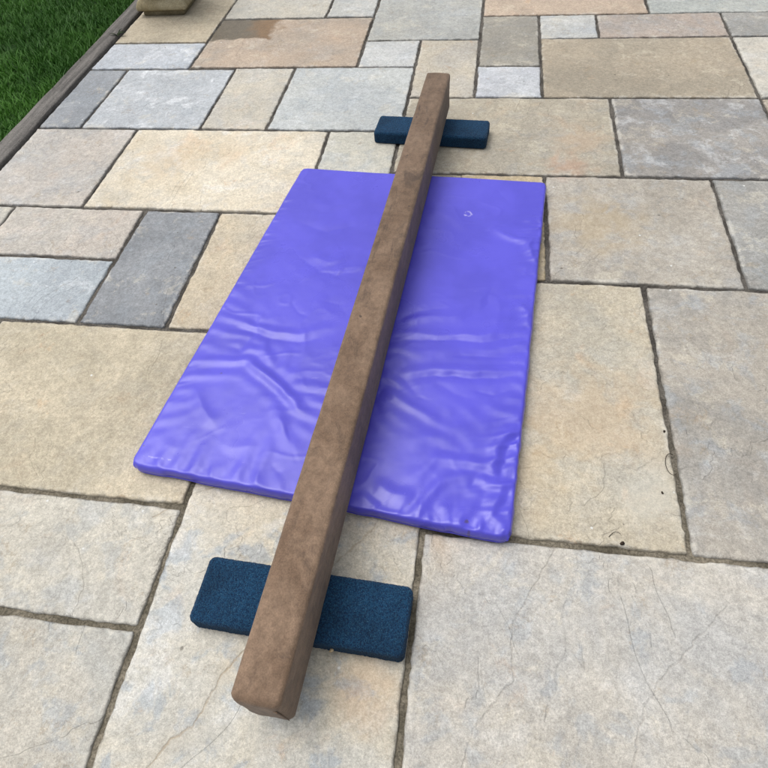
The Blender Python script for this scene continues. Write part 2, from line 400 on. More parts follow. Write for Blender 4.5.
# ------------------------------------------------------------------ paving
# each slab: x0, x1, y0, y1 in units of H (measured joints), colour a, colour b (display values),
# mottle, peach, white, ledge
SLABS = [
 (-.512, -.061, -.25, .65, (198,187,162), (184,181,170), .9, .25, .25, .5),      # under the near foot
 (-.061, .62, -.25, .429, (184,178,166), (174,173,169), .55, .12, .15, .25),      # front right, blue grey
 (-1.15, -.512, .204, .4275, (188,182,166), (176,172,160), .4, .15, .15, 1),
 (-.94, -.512, -.25, .204, (180,174,160), (165,165,158), .6, .2, .1, .7),
 (-1.15, -.512, .4275, .868, (194,180,150), (178,166,138), .1, .25, .05, .2),
 (-.061, .393, .43, 1.0875, (184,172,146), (176,168,148), .15, .35, .1, .3),
 (.393, .84, .43, 1.0875, (168,160,146), (150,146,138), .5, .1, .15, .5),
 (.176, .62, 1.0875, 1.5205, (170,163,150), (160,152,138), .3, .1, .1, .3),
 (-.06, .176, 1.0875, 1.5205, (184,164,124), (170,154,122), .1, .2, 0, .2),
 (-.26, .3915, 1.5205, 1.955, (170,160,138), (158,150,132), .2, .25, .05, .7),
 (.3915, .84, 1.5205, 1.955, (148,143,136), (132,130,128), .5, 0, .3, 1),
 (.180, .84, 1.955, 2.385, (166,152,128), (154,143,122), .05, .1, 0, .3),
 (.18, .392, 2.385, 2.588, (168,172,174), (178,178,172), .4, 0, .25, .3),
 (.392, .84, 2.385, 2.585, (168,152,138), (154,146,138), .3, .2, .1, .6),
 (-.037, .59, 2.588, 3.03, (184,162,138), (172,152,130), 0, .25, 0, .3),
 (.59, 1.05, 2.586, 3.03, (168,172,166), (158,164,160), .3, 0, .15, .3),
 (-.038, .18, 2.172, 2.588, (150,145,132), (142,138,128), .15, .1, 0, .2),
 (-.04, .18, 1.955, 2.172, (178,182,188), (170,174,182), .2, 0, .3, .3),
 (-.26, -.039, 1.955, 2.385, (180,170,150), (172,166,154), .1, .45, .1, .4),
 (-.473, -.038, 2.385, 2.81, (168,168,160), (158,160,156), .3, .1, .1, .4),
 (-.473, -.26, 2.172, 2.385, (182,184,182), (174,176,176), .3, 0, .3, .4),
 (-.701, -.26, 1.744, 2.171, (178,182,180), (168,174,176), .4, 0, .2, .6),
 (-.93, -.701, 1.744, 2.168, (184,176,158), (176,172,162), .2, .3, .2, .5),
 (-1.36, -.93, 1.744, 2.162, (172,178,184), (164,170,176), .3, 0, .55, .4),
 (-1.52, -1.36, 1.744, 2.16, (142,147,153), (132,138,145), .3, 0, .1, .4),
 (-1.117, -.473, 2.172, 2.594, (178,157,134), (164,150,133), .1, .3, .10, .6),
 (-1.52, -1.117, 2.162, 2.385, (176,182,190), (166,174,184), .2, 0, .45, .4),
 (-1.52, -1.117, 2.385, 3.03, (182,168,140), (170,158,132), 0, .25, 0, .3),
 (-1.117, -.675, 2.6, 3.03, (188,181,164), (178,174,162), .2, .1, .15, .4),
 (-.675, -.473, 2.604, 3.03, (178,178,172), (168,170,168), .3, 0, .2, .4),
 (-1.148, -.489, 1.315, 1.744, (208,197,174), (200,186,158), .25, .45, .3, .4),
 (-.489, -.26, 1.315, 1.744, (186,183,168), (178,178,168), .4, .1, .25, .6),
 (-1.52, -1.148, 1.315, 1.744, (184,175,164), (172,168,162), .3, .2, .2, 1),
 (-.947, -.719, .868, 1.315, (140,144,149), (126,131,137), .3, 0, .05, .9),
 (-.719, -.5, .868, 1.315, (190,174,144), (180,168,144), .1, .35, .1, .5),
 (-1.36, -.947, 1.10, 1.315, (186,176,164), (176,170,160), .3, .3, .1, .8),
 (-1.36, -.947, .868, 1.10, (164,175,182), (156,166,174), .3, 0, .3, .5),
]
XT = {-7: -1.52, -6: -1.36, -5: -1.148, -4: -.94, -3: -.715, -2: -.505, -1: -.26, 0: -.05, 1: .178, 2: .392, 3: .62, 4: .84, 5: 1.05, 6: 1.27, 7: 1.49, 8: 1.70, 9: 1.92, 10: 2.14}
YT = {-5: -1.12, -4: -.90, -3: -.68, -2: -.465, -1: -.25, 0: -.01, 1: .204, 2: .429, 3: .65, 4: .868, 5: 1.088, 6: 1.315, 7: 1.521, 8: 1.744, 9: 1.955, 10: 2.17, 11: 2.385, 12: 2.59, 13: 2.81, 14: 3.03, 15: 3.25, 16: 3.46, 17: 3.68, 18: 3.90}
def fill_slabs():
    occ = set(); rnd = random.Random(5)
    for i in range(-7, 10):
        for j in range(-5, 18):
            cx, cy = (XT[i] + XT[i + 1]) / 2, (YT[j] + YT[j + 1]) / 2
            if any(s[0] < cx < s[1] and s[2] < cy < s[3] for s in SLABS): occ.add((i, j))
    pal = [((182,172,150),(170,162,146),.2,.25,.1,.4), ((170,174,176),(160,166,170),.3,0,.25,.5), ((176,160,136),(164,152,134),.1,.3,.05,.4),
           ((186,180,166),(176,174,164),.3,.15,.2,.5), ((150,148,142),(140,140,136),.3,0,.1,.6), ((168,156,132),(158,148,128),.1,.2,.05,.3)]
    out = []
    for j in range(-5, 18):
        for i in range(-7, 10):
            if (i, j) in occ: continue
            for w, h in rnd.sample([(3, 2), (2, 2), (2, 3), (2, 2), (2, 1), (1, 2)], 6) + [(1, 1)]:
                cells = [(i + a, j + b) for a in range(w) for b in range(h)]
                if all(-7 <= a < 10 and -5 <= b < 18 and (a, b) not in occ for a, b in cells):
                    occ.update(cells); out.append((XT[i], XT[i + w], YT[j], YT[j + h]) + rnd.choice(pal)); break
    return out

def slab_geo(x0, x1, y0, y1, step, seed):
    g = .0068
    ax, bx, ay, by = x0 * H + g, x1 * H - g, y0 * H + g, y1 * H - g
    def ts(L):
        e = [0, 0, .002, .005, .009, .015]
        n = max(2, int(round((L - .05) / step)))
        return np.array(e + list(np.linspace(.025, L - .025, n)) + [L - q for q in e[::-1]])
    tu, tv = ts(bx - ax), ts(by - ay); nu, nv = len(tu), len(tv)
    U, W = np.meshgrid(tu, tv, indexing='ij')
    X, Y = ax + U, ay + W
    eu, ev = np.minimum(U, (bx - ax) - U), np.minimum(W, (by - ay) - W)
    edge = np.minimum(eu, ev)
    s = seed * 13.7
    # ragged arris
    def rag(c, o): return .0030 * fbm(c * 16 + o, o * 1.7 + s, 3) + .0032 * fbm(c * 70 + o, o + s, 2) + .004 * np.clip(fbm(c * 9 + 2 * o, s - o, 2) - .25, 0, 1)
    fall = lambda e: np.exp(-e / .010)
    dx = fall(U) * rag(Y, 1.3) + fall((bx - ax) - U) * rag(Y, 5.9)
    dy = fall(W) * rag(X, 9.1) + fall((by - ay) - W) * rag(X, 14.3)
    r = .001 + .006 * abs(vnoise(s, .3))
    cdef = np.clip(r - (eu + ev), 0, r) * .5
    dx = dx + cdef * np.where(U < (bx - ax) / 2, 1, -1); dy = dy + cdef * np.where(W < (by - ay) / 2, 1, -1)
    rz = np.random.default_rng(int(seed * 1000))
    tilt = (rz.random(3) - .5) * np.array([.004, .004, .002])
    Z = .0016 * fbm(X * 5 + s, Y * 5, 4) + .0009 * fbm(X * 28, Y * 28 + s, 3)
    Z = Z + tilt[0] * (U / (bx - ax) - .5) + tilt[1] * (W / (by - ay) - .5) + tilt[2]
    Z = Z - (.0042 + .0035 * fbm(X * 30, Y * 30 + s, 2)) * np.exp(-edge / .0028)
    sk = np.zeros_like(U, bool); sk[0, :] = sk[-1, :] = True; sk[:, 0] = sk[:, -1] = True
    Z = np.where(sk, -.03, Z)
    return np.stack([X + dx, Y + dy, Z], -1).reshape(-1, 3), grid_faces(nu, nv), edge.ravel()

def build_paving():
    Vs, Fs, at, off = [], [], {k: [] for k in ('col_a', 'col_b', 'seed', 'mottle', 'peach', 'white', 'ledge', 'edge')}, 0
    for k, s in enumerate(SLABS + fill_slabs()):
        x0, x1, y0, y1, ca, cb, mo, pe, wh, le = s
        near = k < len(SLABS)
        V, F, e = slab_geo(x0, x1, y0, y1, .014 if near else .03, k * .37 + .11)
        n = len(V); Vs.append(V); Fs.append(F + off); off += n
        for nm, c_ in (('col_a', ca), ('col_b', cb)):
            c_ = np.array(lin(c_)); c_ = (c_ * .72 + c_.mean() * .28) * STONE
            at[nm].append(np.tile(c_, (n, 1)))
        for nm, v in (('seed', k * 1.618 % 10), ('mottle', mo), ('peach', pe), ('white', wh), ('ledge', le)): at[nm].append(np.full(n, v))
        at['edge'].append(e)
    o = mesh_np('paving', np.concatenate(Vs), np.concatenate(Fs), M_STONE, attrs={k: np.concatenate(v) for k, v in at.items()})
    o['kind'] = 'structure'
    # mortar bed between the slabs, slightly lower and uneven
    xs = np.arange(-1.52 * H, 2.0 * H, .02); ys = np.arange(-1.12 * H, 3.9 * H, .02)
    X, Y = np.meshgrid(xs, ys, indexing='ij')
    Z = -.0075 + .0022 * fbm(X * 12, Y * 12, 3) + .0016 * fbm(X * 50, Y * 50, 2)
    m = mesh_np('paving_joints', np.stack([X, Y, Z], -1).reshape(-1, 3), grid_faces(len(xs), len(ys)), M_MORTAR); m['kind'] = 'structure'

STONE = 1.0
build_paving()

# ------------------------------------------------------------------ ground, edging, lawn
def build_ground():
    g = mesh_np('ground', [(-400, -400, -.05), (400, -400, -.05), (400, 400, -.05), (-400, 400, -.05)], np.array([[0, 1, 2, 3]]), M_TURF, smooth=False)
    g['kind'] = 'structure'
    # low weathered edging along the patio
    ys = np.arange(-1.6, 6.0, .03)
    prof = [(-2.118, -.04), (-2.118, .004), (-2.121, .008), (-2.128, .010), (-2.165, .0115), (-2.205, .0105), (-2.214, .008), (-2.217, .002), (-2.217, -.04)]
    V = np.array([[(x + .0015 * vnoise(y * 9, i), y, z + .0015 * vnoise(y * 6 + 9, i * .7)) for i, (x, z) in enumerate(prof)] for y in ys]).reshape(-1, 3)
    e = mesh_np('lawn_edging', V, grid_faces(len(ys), len(prof))[:, ::-1], M_EDGE); e['kind'] = 'structure'
    # lawn bed
    xs = np.linspace(-9, -2.218, 60); yy = np.linspace(-2, 9, 90)
    X, Y = np.meshgrid(xs, yy, indexing='ij'); Z = -.022 + .008 * fbm(X * 2, Y * 2, 3)
    Z[-1, :] = -.03
    l = mesh_np('lawn', np.stack([X, Y, Z], -1).reshape(-1, 3), grid_faces(60, 90), M_TURF); l['kind'] = 'structure'
    # blades
    N = 95000
    r = RNG
    x = -2.222 - 2.9 * r.random(N) ** 1.25; y = 1.3 + 5.6 * r.random(N)
    dens = fbm(x * 4, y * 4, 3); keep = dens > -.55 + .5 * r.random(N) * .6
    x, y = x[keep], y[keep]; N = len(x)
    h = .022 + .030 * r.random(N) * (1 + .5 * vnoise(x * 5, y * 5)); a = r.random(N) * 6.283; w = .0016 + .0016 * r.random(N)
    lean = h * (.25 + .9 * r.random(N)); b = r.random(N) * 6.283
    z0 = -.024 + .008 * fbm(x * 2, y * 2, 3)
    dx, dy = np.cos(a) * w, np.sin(a) * w; lx, ly = np.cos(b) * lean, np.sin(b) * lean
    V = np.stack([np.stack([x - dx, y - dy, z0], 1), np.stack([x + dx, y + dy, z0], 1),
                  np.stack([x + dx * .8 + lx * .4, y + dy * .8 + ly * .4, z0 + h * .62], 1), np.stack([x - dx * .8 + lx * .4, y - dy * .8 + ly * .4, z0 + h * .62], 1),
                  np.stack([x + lx, y + ly, z0 + h], 1)], 1).reshape(-1, 3)
    i = np.arange(N) * 5
    tone = np.repeat(np.clip(.45 + .35 * vnoise(x * 3, y * 3) + .3 * (r.random(N) - .5), 0, 1), 5)
    go = mesh_np('grass', V, [np.stack([i, i + 1, i + 2, i + 3], 1), np.stack([i + 3, i + 2, i + 4], 1)], M_GRASS, attrs={'tone': tone})
    go['kind'] = 'stuff'; go['label'] = 'short dark green lawn grass beyond the grey edging'; go['category'] = 'grass'
build_ground()

# ------------------------------------------------------------------ gym mat
FOLDS = [
 ([(-0.42, 0.726), (-0.492, 0.842), (-0.531, 0.882)], 5, 7),
 ([(-0.423, 0.716), (-0.462, 0.799), (-0.492, 0.855)], -4, 5),
 ([(-0.435, 0.88), (-0.522, 0.963), (-0.579, 0.995), (-0.677, 1.06)], 5, 10),
 ([(-0.787, 0.951), (-0.717, 0.844), (-0.669, 0.805)], 4, 9),
 ([(-0.694, 1.264), (-0.663, 1.166), (-0.689, 1.098), (-0.76, 1.121)], -5, 12),
 ([(-0.762, 1.202), (-0.644, 1.155), (-0.515, 1.14), (-0.402, 1.186)], -3.5, 9),
 ([(-0.756, 1.224), (-0.644, 1.18), (-0.52, 1.173), (-0.407, 1.215)], 3, 11),
 ([(-0.519, 0.698), (-0.517, 0.66), (-0.475, 0.636)], 4, 5),
 ([(-0.487, 0.71), (-0.461, 0.683)], -3, 5),
 ([(-0.645, 1.722), (-0.531, 1.659), (-0.416, 1.716)], -4, 14),
 ([(-0.599, 1.521), (-0.515, 1.455), (-0.44, 1.445), (-0.415, 1.496)], -4, 9),
 ([(-0.46, 1.424), (-0.436, 1.48), (-0.357, 1.499)], 3, 8),
 ([(-0.569, 1.543), (-0.49, 1.507), (-0.425, 1.531)], 2.5, 10),
 ([(0.044, 1.716), (0.137, 1.651), (0.204, 1.67)], 5, 8),
 ([(-0.028, 1.273), (0.034, 1.32), (0.063, 1.384), (0.052, 1.443)], -4, 9),
 ([(-0.232, 1.245), (-0.166, 1.293), (-0.062, 1.326)], -4, 9),
 ([(0.204, 1.67), (0.17, 1.632), (0.192, 1.547)], 6, 6),
 ([(0.138, 1.358), (0.168, 1.317), (0.177, 1.246)], 6, 6),
 ([(0.059, 1.939), (0.111, 1.856)], -2.5, 6),
 ([(-0.227, 1.254), (-0.092, 1.276), (-0.011, 1.3)], 3.5, 8),
 ([(-0.226, 1.175), (-0.085, 1.182), (0.037, 1.184), (0.156, 1.213)], -5, 6),
 ([(-0.223, 1.196), (-0.087, 1.202), (0.036, 1.207), (0.156, 1.237)], 3.5, 7),
 ([(-0.048, 1.122), (0.059, 1.12), (0.136, 1.133)], -4, 4),
 ([(-0.167, 1.03), (-0.043, 1.048), (0.09, 1.048), (0.145, 1.071)], -5.5, 6),
 ([(-0.164, 1.052), (-0.044, 1.066), (0.089, 1.07), (0.145, 1.093)], 3.5, 7),
 ([(0.016, 1.003), (0.08, 0.998), (0.137, 1.021)], -4, 5),
 ([(-0.219, 1.116), (-0.189, 1.043), (-0.132, 0.973), (-0.065, 0.934)], -3.5, 9),
 ([(-0.229, 0.896), (-0.253, 0.941), (-0.233, 0.999)], -4, 9),
 ([(0.137, 0.907), (0.102, 0.84), (0.073, 0.766), (0.089, 0.73)], 6, 9),
 ([(0.151, 0.882), (0.118, 0.818), (0.098, 0.763), (0.104, 0.723)], -7, 8),
 ([(0.121, 0.722), (0.091, 0.665), (0.075, 0.618)], 5, 7),
 ([(0.131, 0.709), (0.108, 0.661), (0.092, 0.615)], -4, 5),
 ([(0.061, 0.756), (0.007, 0.683), (-0.044, 0.669)], -3.5, 10),
 ([(-0.246, 0.657), (-0.196, 0.615), (-0.135, 0.596)], 4, 6),
 ([(-0.233, 0.672), (-0.181, 0.63), (-0.115, 0.619)], -3.5, 7),
 ([(-0.216, 0.696), (-0.165, 0.659), (-0.099, 0.653)], 3, 9),
 ([(-0.863, 0.787), (-0.81, 0.743), (-0.724, 0.729)], 1.5, 12),
 ([(-0.676, 0.772), (-0.605, 0.757), (-0.532, 0.767)], 2, 10),
 ([(-0.651, 1.848), (-0.551, 1.815), (-0.368, 1.86)], 2, 14),
 ([(-0.487, 1.324), (-0.418, 1.306), (-0.376, 1.252)], -2, 7),
 ([(-0.2, 1.693), (-0.053, 1.594), (0.082, 1.541)], -2.5, 16),
 ([(-0.165, 0.821), (-0.06, 0.844), (0.043, 0.891)], 2, 14),
 ([(-0.104, 1.028), (-0.03, 0.982), (0.04, 0.964)], -2.5, 9),
 ([(-0.196, 1.837), (-0.1, 1.777), (-0.025, 1.691)], 2, 14),
 ([(-0.586, 1.317), (-0.541, 1.266), (-0.509, 1.242)], -2.5, 4),
 ([(-0.714, 0.834), (-0.636, 0.738), (-0.562, 0.715)], -2, 12),
]


def fold_field(X, Y):
    Z = np.zeros_like(X)
    for pts, hh, w in FOLDS:
        pts = np.array(pts); w = w / 1000 * 1.15; hh = hh / 1000
        Lt = np.sum(np.linalg.norm(np.diff(pts, axis=0), axis=1)); acc = 0
        best = np.full(X.shape, 9.); tt = np.zeros(X.shape)
        xw, yw = X + .010 * fbm(X * 18, Y * 18, 2), Y + .010 * fbm(X * 18 + 7, Y * 18, 2)
        for p, q in zip(pts[:-1], pts[1:]):
            d = q - p; L = np.linalg.norm(d)
            t = np.clip(((xw - p[0]) * d[0] + (yw - p[1]) * d[1]) / L ** 2, 0, 1)
            D = np.hypot(xw - p[0] - t * d[0], yw - p[1] - t * d[1])
            mm = D < best; best = np.where(mm, D, best); tt = np.where(mm, (acc + t * L) / Lt, tt); acc += L
        env = sstep(0, .22, tt) * sstep(0, .3, 1 - tt) * .85 + .15
        Z += hh * env * np.exp(-(np.sqrt(best ** 2 + (w * .3) ** 2) - w * .3) / w)
    return Z

MAT_Q = [np.array(c) for c in ((-.878, .679), (.127, .577), (.244, 1.993), (-.713, 2.059))]
CW, CH, CN, CM = 1.20, 1.61, 144, 192      # domain in metres (the mat in the middle) and grid
def relax_cover(steps=1100):
    """wrinkles of a cover slightly too large for its soft foam: a thin sheet in
    compression on an elastic bed, solved spectrally; it starts from the folds seen"""
    F2, I2 = np.fft.fft2, lambda q: np.fft.ifft2(q).real
    kx = 2 * np.pi * np.fft.fftfreq(CN, CW / CN)[:, None]; ky = 2 * np.pi * np.fft.fftfreq(CM, CH / CM)[None, :]
    K2 = kx ** 2 + ky ** 2; K4 = K2 ** 2; iK4 = np.where(K4 > 0, 1 / np.maximum(K4, 1e-9), 0)
    keep = (np.abs(kx) < np.abs(kx).max() * .67) & (np.abs(ky) < np.abs(ky).max() * .67)
    X = (np.arange(CN) * CW / CN - .10)[:, None] * np.ones((1, CM)); Y = (np.arange(CM) * CH / CM - .10)[None, :] * np.ones((CN, 1))
    u, v = X / 1.0, Y / 1.41
    FL, FR, BR, BL = MAT_Q
    px, py = [FL[i] * (1 - u) * (1 - v) + FR[i] * u * (1 - v) + BR[i] * u * v + BL[i] * (1 - u) * v for i in (0, 1)]
    e = np.minimum(np.minimum(X, 1.0 - X), np.minimum(Y, 1.41 - Y))
    ins = sstep(-.012, .012, e)
    S = fold_field(px, py) * ins
    S = I2(F2(S) * np.exp(-K2 * .0065 ** 2))
    act = I2(F2(np.abs(S)) * np.exp(-K2 * .035 ** 2)); act = np.clip(act / .0014, 0, 1.3)
    quiet = 1 - .55 * sstep(.55, .8, v)
    base = .0026 * quiet * (.65 + .5 * fbm(px * 3 + 4, py * 3, 2))
    exx = base * 1.0 + .0030 * act + .0060 * np.exp(-np.clip(Y, 0, 9) / .05) + .0020 * np.exp(-np.clip(1.41 - Y, 0, 9) / .04)
    eyy = base * 1.15 + .0040 * act + .0065 * np.exp(-np.clip(1.0 - X, 0, 9) / .06) + .0025 * np.exp(-np.clip(X, 0, 9) / .04)
    exx *= ins * EX_K; eyy *= ins * EX_K
    kc = 2 * np.pi / LAM; sq = .0060 * .35 / 2; B = sq / kc ** 2; kf = sq * kc ** 2
    bed = kf * (1 + 7 * (1 - ins))
    rr = np.random.default_rng(3)
    w = SEED_K * S + 1e-4 * rr.normal(size=S.shape)
    tau = .06 / (sq * kc ** 2); den = 1 + tau * B * K4
    for i in range(steps):
        r = min(1, .3 + i / (steps * .6)); W = F2(w)
        wx, wy = I2(1j * kx * W), I2(1j * ky * W); wxx, wyy, wxy = I2(-kx * kx * W), I2(-ky * ky * W), I2(-kx * ky * W)
        phi = -F2(wxx * wyy - wxy ** 2) * keep * iK4
        sxx = -exx * r + (wx * wx).mean() / 2 + I2(-ky * ky * phi); syy = -eyy * r + (wy * wy).mean() / 2 + I2(-kx * kx * phi)
        sxy = I2(kx * ky * phi) + (wx * wy).mean() / 2
        load = -bed * (np.clip(w, None, 0) * 2.5 + np.clip(w, 0, None) * .35) + kf * PULL * (S - w) * (np.abs(S) > .0002)
        sxx, syy, sxy = np.clip(sxx, -.02, .02), np.clip(syy, -.02, .02), np.clip(sxy, -.015, .015)
        rhs = F2(load) * keep + 1j * kx * F2(sxx * wx + sxy * wy) * keep + 1j * ky * F2(sxy * wx + syy * wy) * keep
        w = I2((W + tau * rhs) / den)
    w = w - .000035 * I2(-K2 * np.exp(-K2 * .004 ** 2) * F2(w))     # crisper ridges
    return w * ins

def bicubic(Z, U, V):
    nu, nv = Z.shape
    x, y = np.clip(U, 0, 1) * (nu - 1), np.clip(V, 0, 1) * (nv - 1)
    xi, yi = np.clip(np.floor(x).astype(int), 0, nu - 2), np.clip(np.floor(y).astype(int), 0, nv - 2)
    fx, fy = x - xi, y - yi
    def w4(f): return (-.5 * f + f * f - .5 * f ** 3, 1 - 2.5 * f * f + 1.5 * f ** 3, .5 * f + 2 * f * f - 1.5 * f ** 3, -.5 * f * f + .5 * f ** 3)
    ax, ay = w4(fx), w4(fy); out = 0
    for i in range(4):
        for j in range(4):
            out = out + ax[i] * ay[j] * Z[np.clip(xi + i - 1, 0, nu - 1), np.clip(yi + j - 1, 0, nv - 1)]
    return out

_CL = None
def cloth_sample(U, V):
    global _CL
    if _CL is None: _CL = relax_cover()
    return bicubic(_CL, (U + .10) / CW * CN / (CN - 1), (V * 1.41 + .10) / CH * CM / (CM - 1))
EX_K, LAM, SEED_K, PULL = .76, .052, .9, .7

def build_mat():
    ZT = .045
    FL, FR, BR, BL = MAT_Q
    nu, nv = 230, 310
    # parameter runs past the top over rounded sides down to the ground
    side = [(.0025, -.0012), (.0005, -.005), (-.0015, -.011), (-.0025, -.018), (-.002, -.026), (.001, -.034), (.006, -.040), (.016, -.0435), (.05, -.0440)]
    Ns = len(side)
    tu = np.concatenate([[0] * Ns, np.linspace(0, 1, nu), [1] * Ns]); tv = np.concatenate([[0] * Ns, np.linspace(0, 1, nv), [1] * Ns])
    inset = .006
    U, W = np.meshgrid(tu, tv, indexing='ij'); NU, NV = U.shape
    Lx, Ly = 1.0, 1.41
    Ui = inset / Lx + U * (1 - 2 * inset / Lx); Wi = inset / Ly + W * (1 - 2 * inset / Ly)
    iu = np.arange(NU)[:, None] * np.ones((1, NV), int); iv = np.arange(NV)[None, :] * np.ones((NU, 1), int)
    su = np.maximum(np.maximum(Ns - iu, iu - (Ns + nu - 1)), 0); sv = np.maximum(np.maximum(Ns - iv, iv - (Ns + nv - 1)), 0)
    s = np.maximum(su, sv)
    ins = np.array([inset] + [a for a, b in side]); dz = np.array([0] + [b for a, b in side])
    # side verts: push to the profile inset on the wrapped side
    def wrap(T, i, n, L):
        lo = i < Ns; hi = i > Ns + n - 1
        v = np.where(lo | hi, ins[s], inset)
        t = np.clip((np.clip(i - Ns, 0, n - 1)) / (n - 1), 0, 1)
        base = v / L + t * (1 - 2 * v / L)
        return np.where(lo, ins[s] / L, np.where(hi, 1 - ins[s] / L, inset / L + t * (1 - 2 * inset / L)))
    Ui = wrap(U, iu, nu, Lx); Wi = wrap(W, iv, nv, Ly)
    eu0, eu1 = Ui * Lx, (1 - Ui) * Lx; ev0, ev1 = Wi * Ly, (1 - Wi) * Ly
    # round the plan corners a little
    cr = .022
    eu, ev = np.minimum(eu0, eu1), np.minimum(ev0, ev1)
    k = np.clip(1 - eu / cr, 0, 1.2) * np.clip(1 - ev / cr, 0, 1.2)
    Ui = Ui + np.where(Ui < .5, 1, -1) * k * .0065 / Lx; Wi = Wi + np.where(Wi < .5, 1, -1) * k * .0065 / Ly
    a = Ui[..., None]; b = Wi[..., None]
    P = FL * (1 - a) * (1 - b) + FR * a * (1 - b) + BR * a * b + BL * (1 - a) * b
    X, Y = P[..., 0], P[..., 1]
    e = np.minimum(eu, ev)
    Z = np.zeros_like(X)
    # loose cover: relaxed cloth heights, sampled at each point
    Z += cloth_sample(Ui, Wi)
    Z += .38 * fold_field(X, Y) * sstep(-.002, .02, e)
    def pucker(dist, along, o, A, reach):
        al = along + .5 * dist * vnoise(along * 6 + o, o)
        r1 = 1 - np.abs(vnoise(al * 26 + o, dist * 7 + o)) * 2.4; r2 = 1 - np.abs(vnoise(al * 51 + o * 2, dist * 12)) * 2.4
        gate = .25 + .75 * sstep(-.3, .5, vnoise(along * 4.3 + o, 3.3))
        return A * gate * np.exp(-dist / reach) * sstep(-.001, .012, dist) * (np.clip(r1, -.5, 1) + .55 * np.clip(r2, -.5, 1))
    Z += pucker(ev0, X, 2.1, .0042, .034) + pucker(eu1, Y, 6.7, .0046, .048) + pucker(eu0, Y, 11.9, .0028, .026) + pucker(ev1, X, 15.2, .0012, .02)
    # fine crease lines of thin vinyl
    wx_, wy_ = X + .05 * fbm(X * 5, Y * 5, 2), Y + .05 * fbm(X * 5 + 9, Y * 5, 2)
    for sc, o, A in ((7, 3.1, .0013), (13, 8.7, .0009)):
        q = 1 - np.abs(fbm(wx_ * sc + o, wy_ * sc * 1.4, 2)) * 3.2
        Z += A * np.clip(q, 0, 1) ** 2 * sstep(-.05, .4, fbm(X * 4 + o, Y * 4, 2))
    Z += .0022 * fbm(X * 4.2, Y * 4.2, 2) + .0003 * fbm(X * 45, Y * 45, 2)
    fade = np.array([1, .9, .7, .5, .35, .25, .15, .08, 0, 0])[s]
    Zf = ZT + dz[s] + Z * fade
    # puckered side walls move in and out
    bul = np.sin(np.clip(-dz[s] / .044, 0, 1) * math.pi)
    nx = np.where(iu < Ns, -1, np.where(iu > Ns + nu - 1, 1, 0)); ny = np.where(iv < Ns, -1, np.where(iv > Ns + nv - 1, 1, 0))
    wob = .0018 * vnoise((X + Y) * 22, X * 5 - Y * 3) + .0016 * vnoise((X - Y) * 48, X * 9)
    flow = .0018 * vnoise(X * 3.1 + 2, Y * 3.1)
    X = X + nx * (bul * wob + flow * np.minimum(1, s / 3)); Y = Y + ny * (bul * wob + flow * np.minimum(1, s / 3))
    Zf = np.maximum(Zf, .0012)
    V = np.stack([X, Y, Zf], -1).reshape(-1, 3)
    # drop the four overlapping corner blocks of sides: keep them, they fold into the corner
    root = thing('gym_mat', 'thin purple vinyl gym mat with creased cover lying flat under the brown beam', 'mat', (0, 0, 0))
    mesh_np('mat_cover', V, grid_faces(NU, NV), M_VINYL, root)
    k = Ns - 6; G3 = V.reshape(NU, NV, 3)
    loop = np.concatenate([G3[Ns:NU - Ns, k], G3[NU - 1 - k, Ns:NV - Ns], G3[Ns:NU - Ns, NV - 1 - k][::-1], G3[k, Ns:NV - Ns][::-1]])
    seg = np.concatenate([[0], np.cumsum(np.linalg.norm(np.diff(np.vstack([loop, loop[:1]]), axis=0), axis=1))])
    tq = np.arange(0, seg[-1], .006); lp = np.vstack([loop, loop[:1]])
    C = np.stack([np.interp(tq, seg, lp[:, i]) for i in range(3)], 1)
    for _ in range(3): C = (C + np.roll(C, 1, 0) + np.roll(C, -1, 0)) / 3
    T = np.roll(C, -1, 0) - np.roll(C, 1, 0); T /= np.linalg.norm(T, axis=1, keepdims=True)
    out = np.cross(T, (0, 0, 1)); out /= np.linalg.norm(out, axis=1, keepdims=True); upv = np.cross(out, T)
    C = C + out * .0009
    an = np.linspace(0, 2 * math.pi, 9)[:-1]
    R = C[:, None] + .0021 * (np.cos(an)[None, :, None] * out[:, None] + np.sin(an)[None, :, None] * upv[:, None])
    n = len(C); F = ring_faces(n, 8); j = np.arange(8); kk = (j + 1) % 8
    F = np.concatenate([F, np.stack([(n - 1) * 8 + j, (n - 1) * 8 + kk, kk, j], 1)])
    mesh_np('piping', R.reshape(-1, 3), F, M_VINYL, root)
    return root
build_mat()

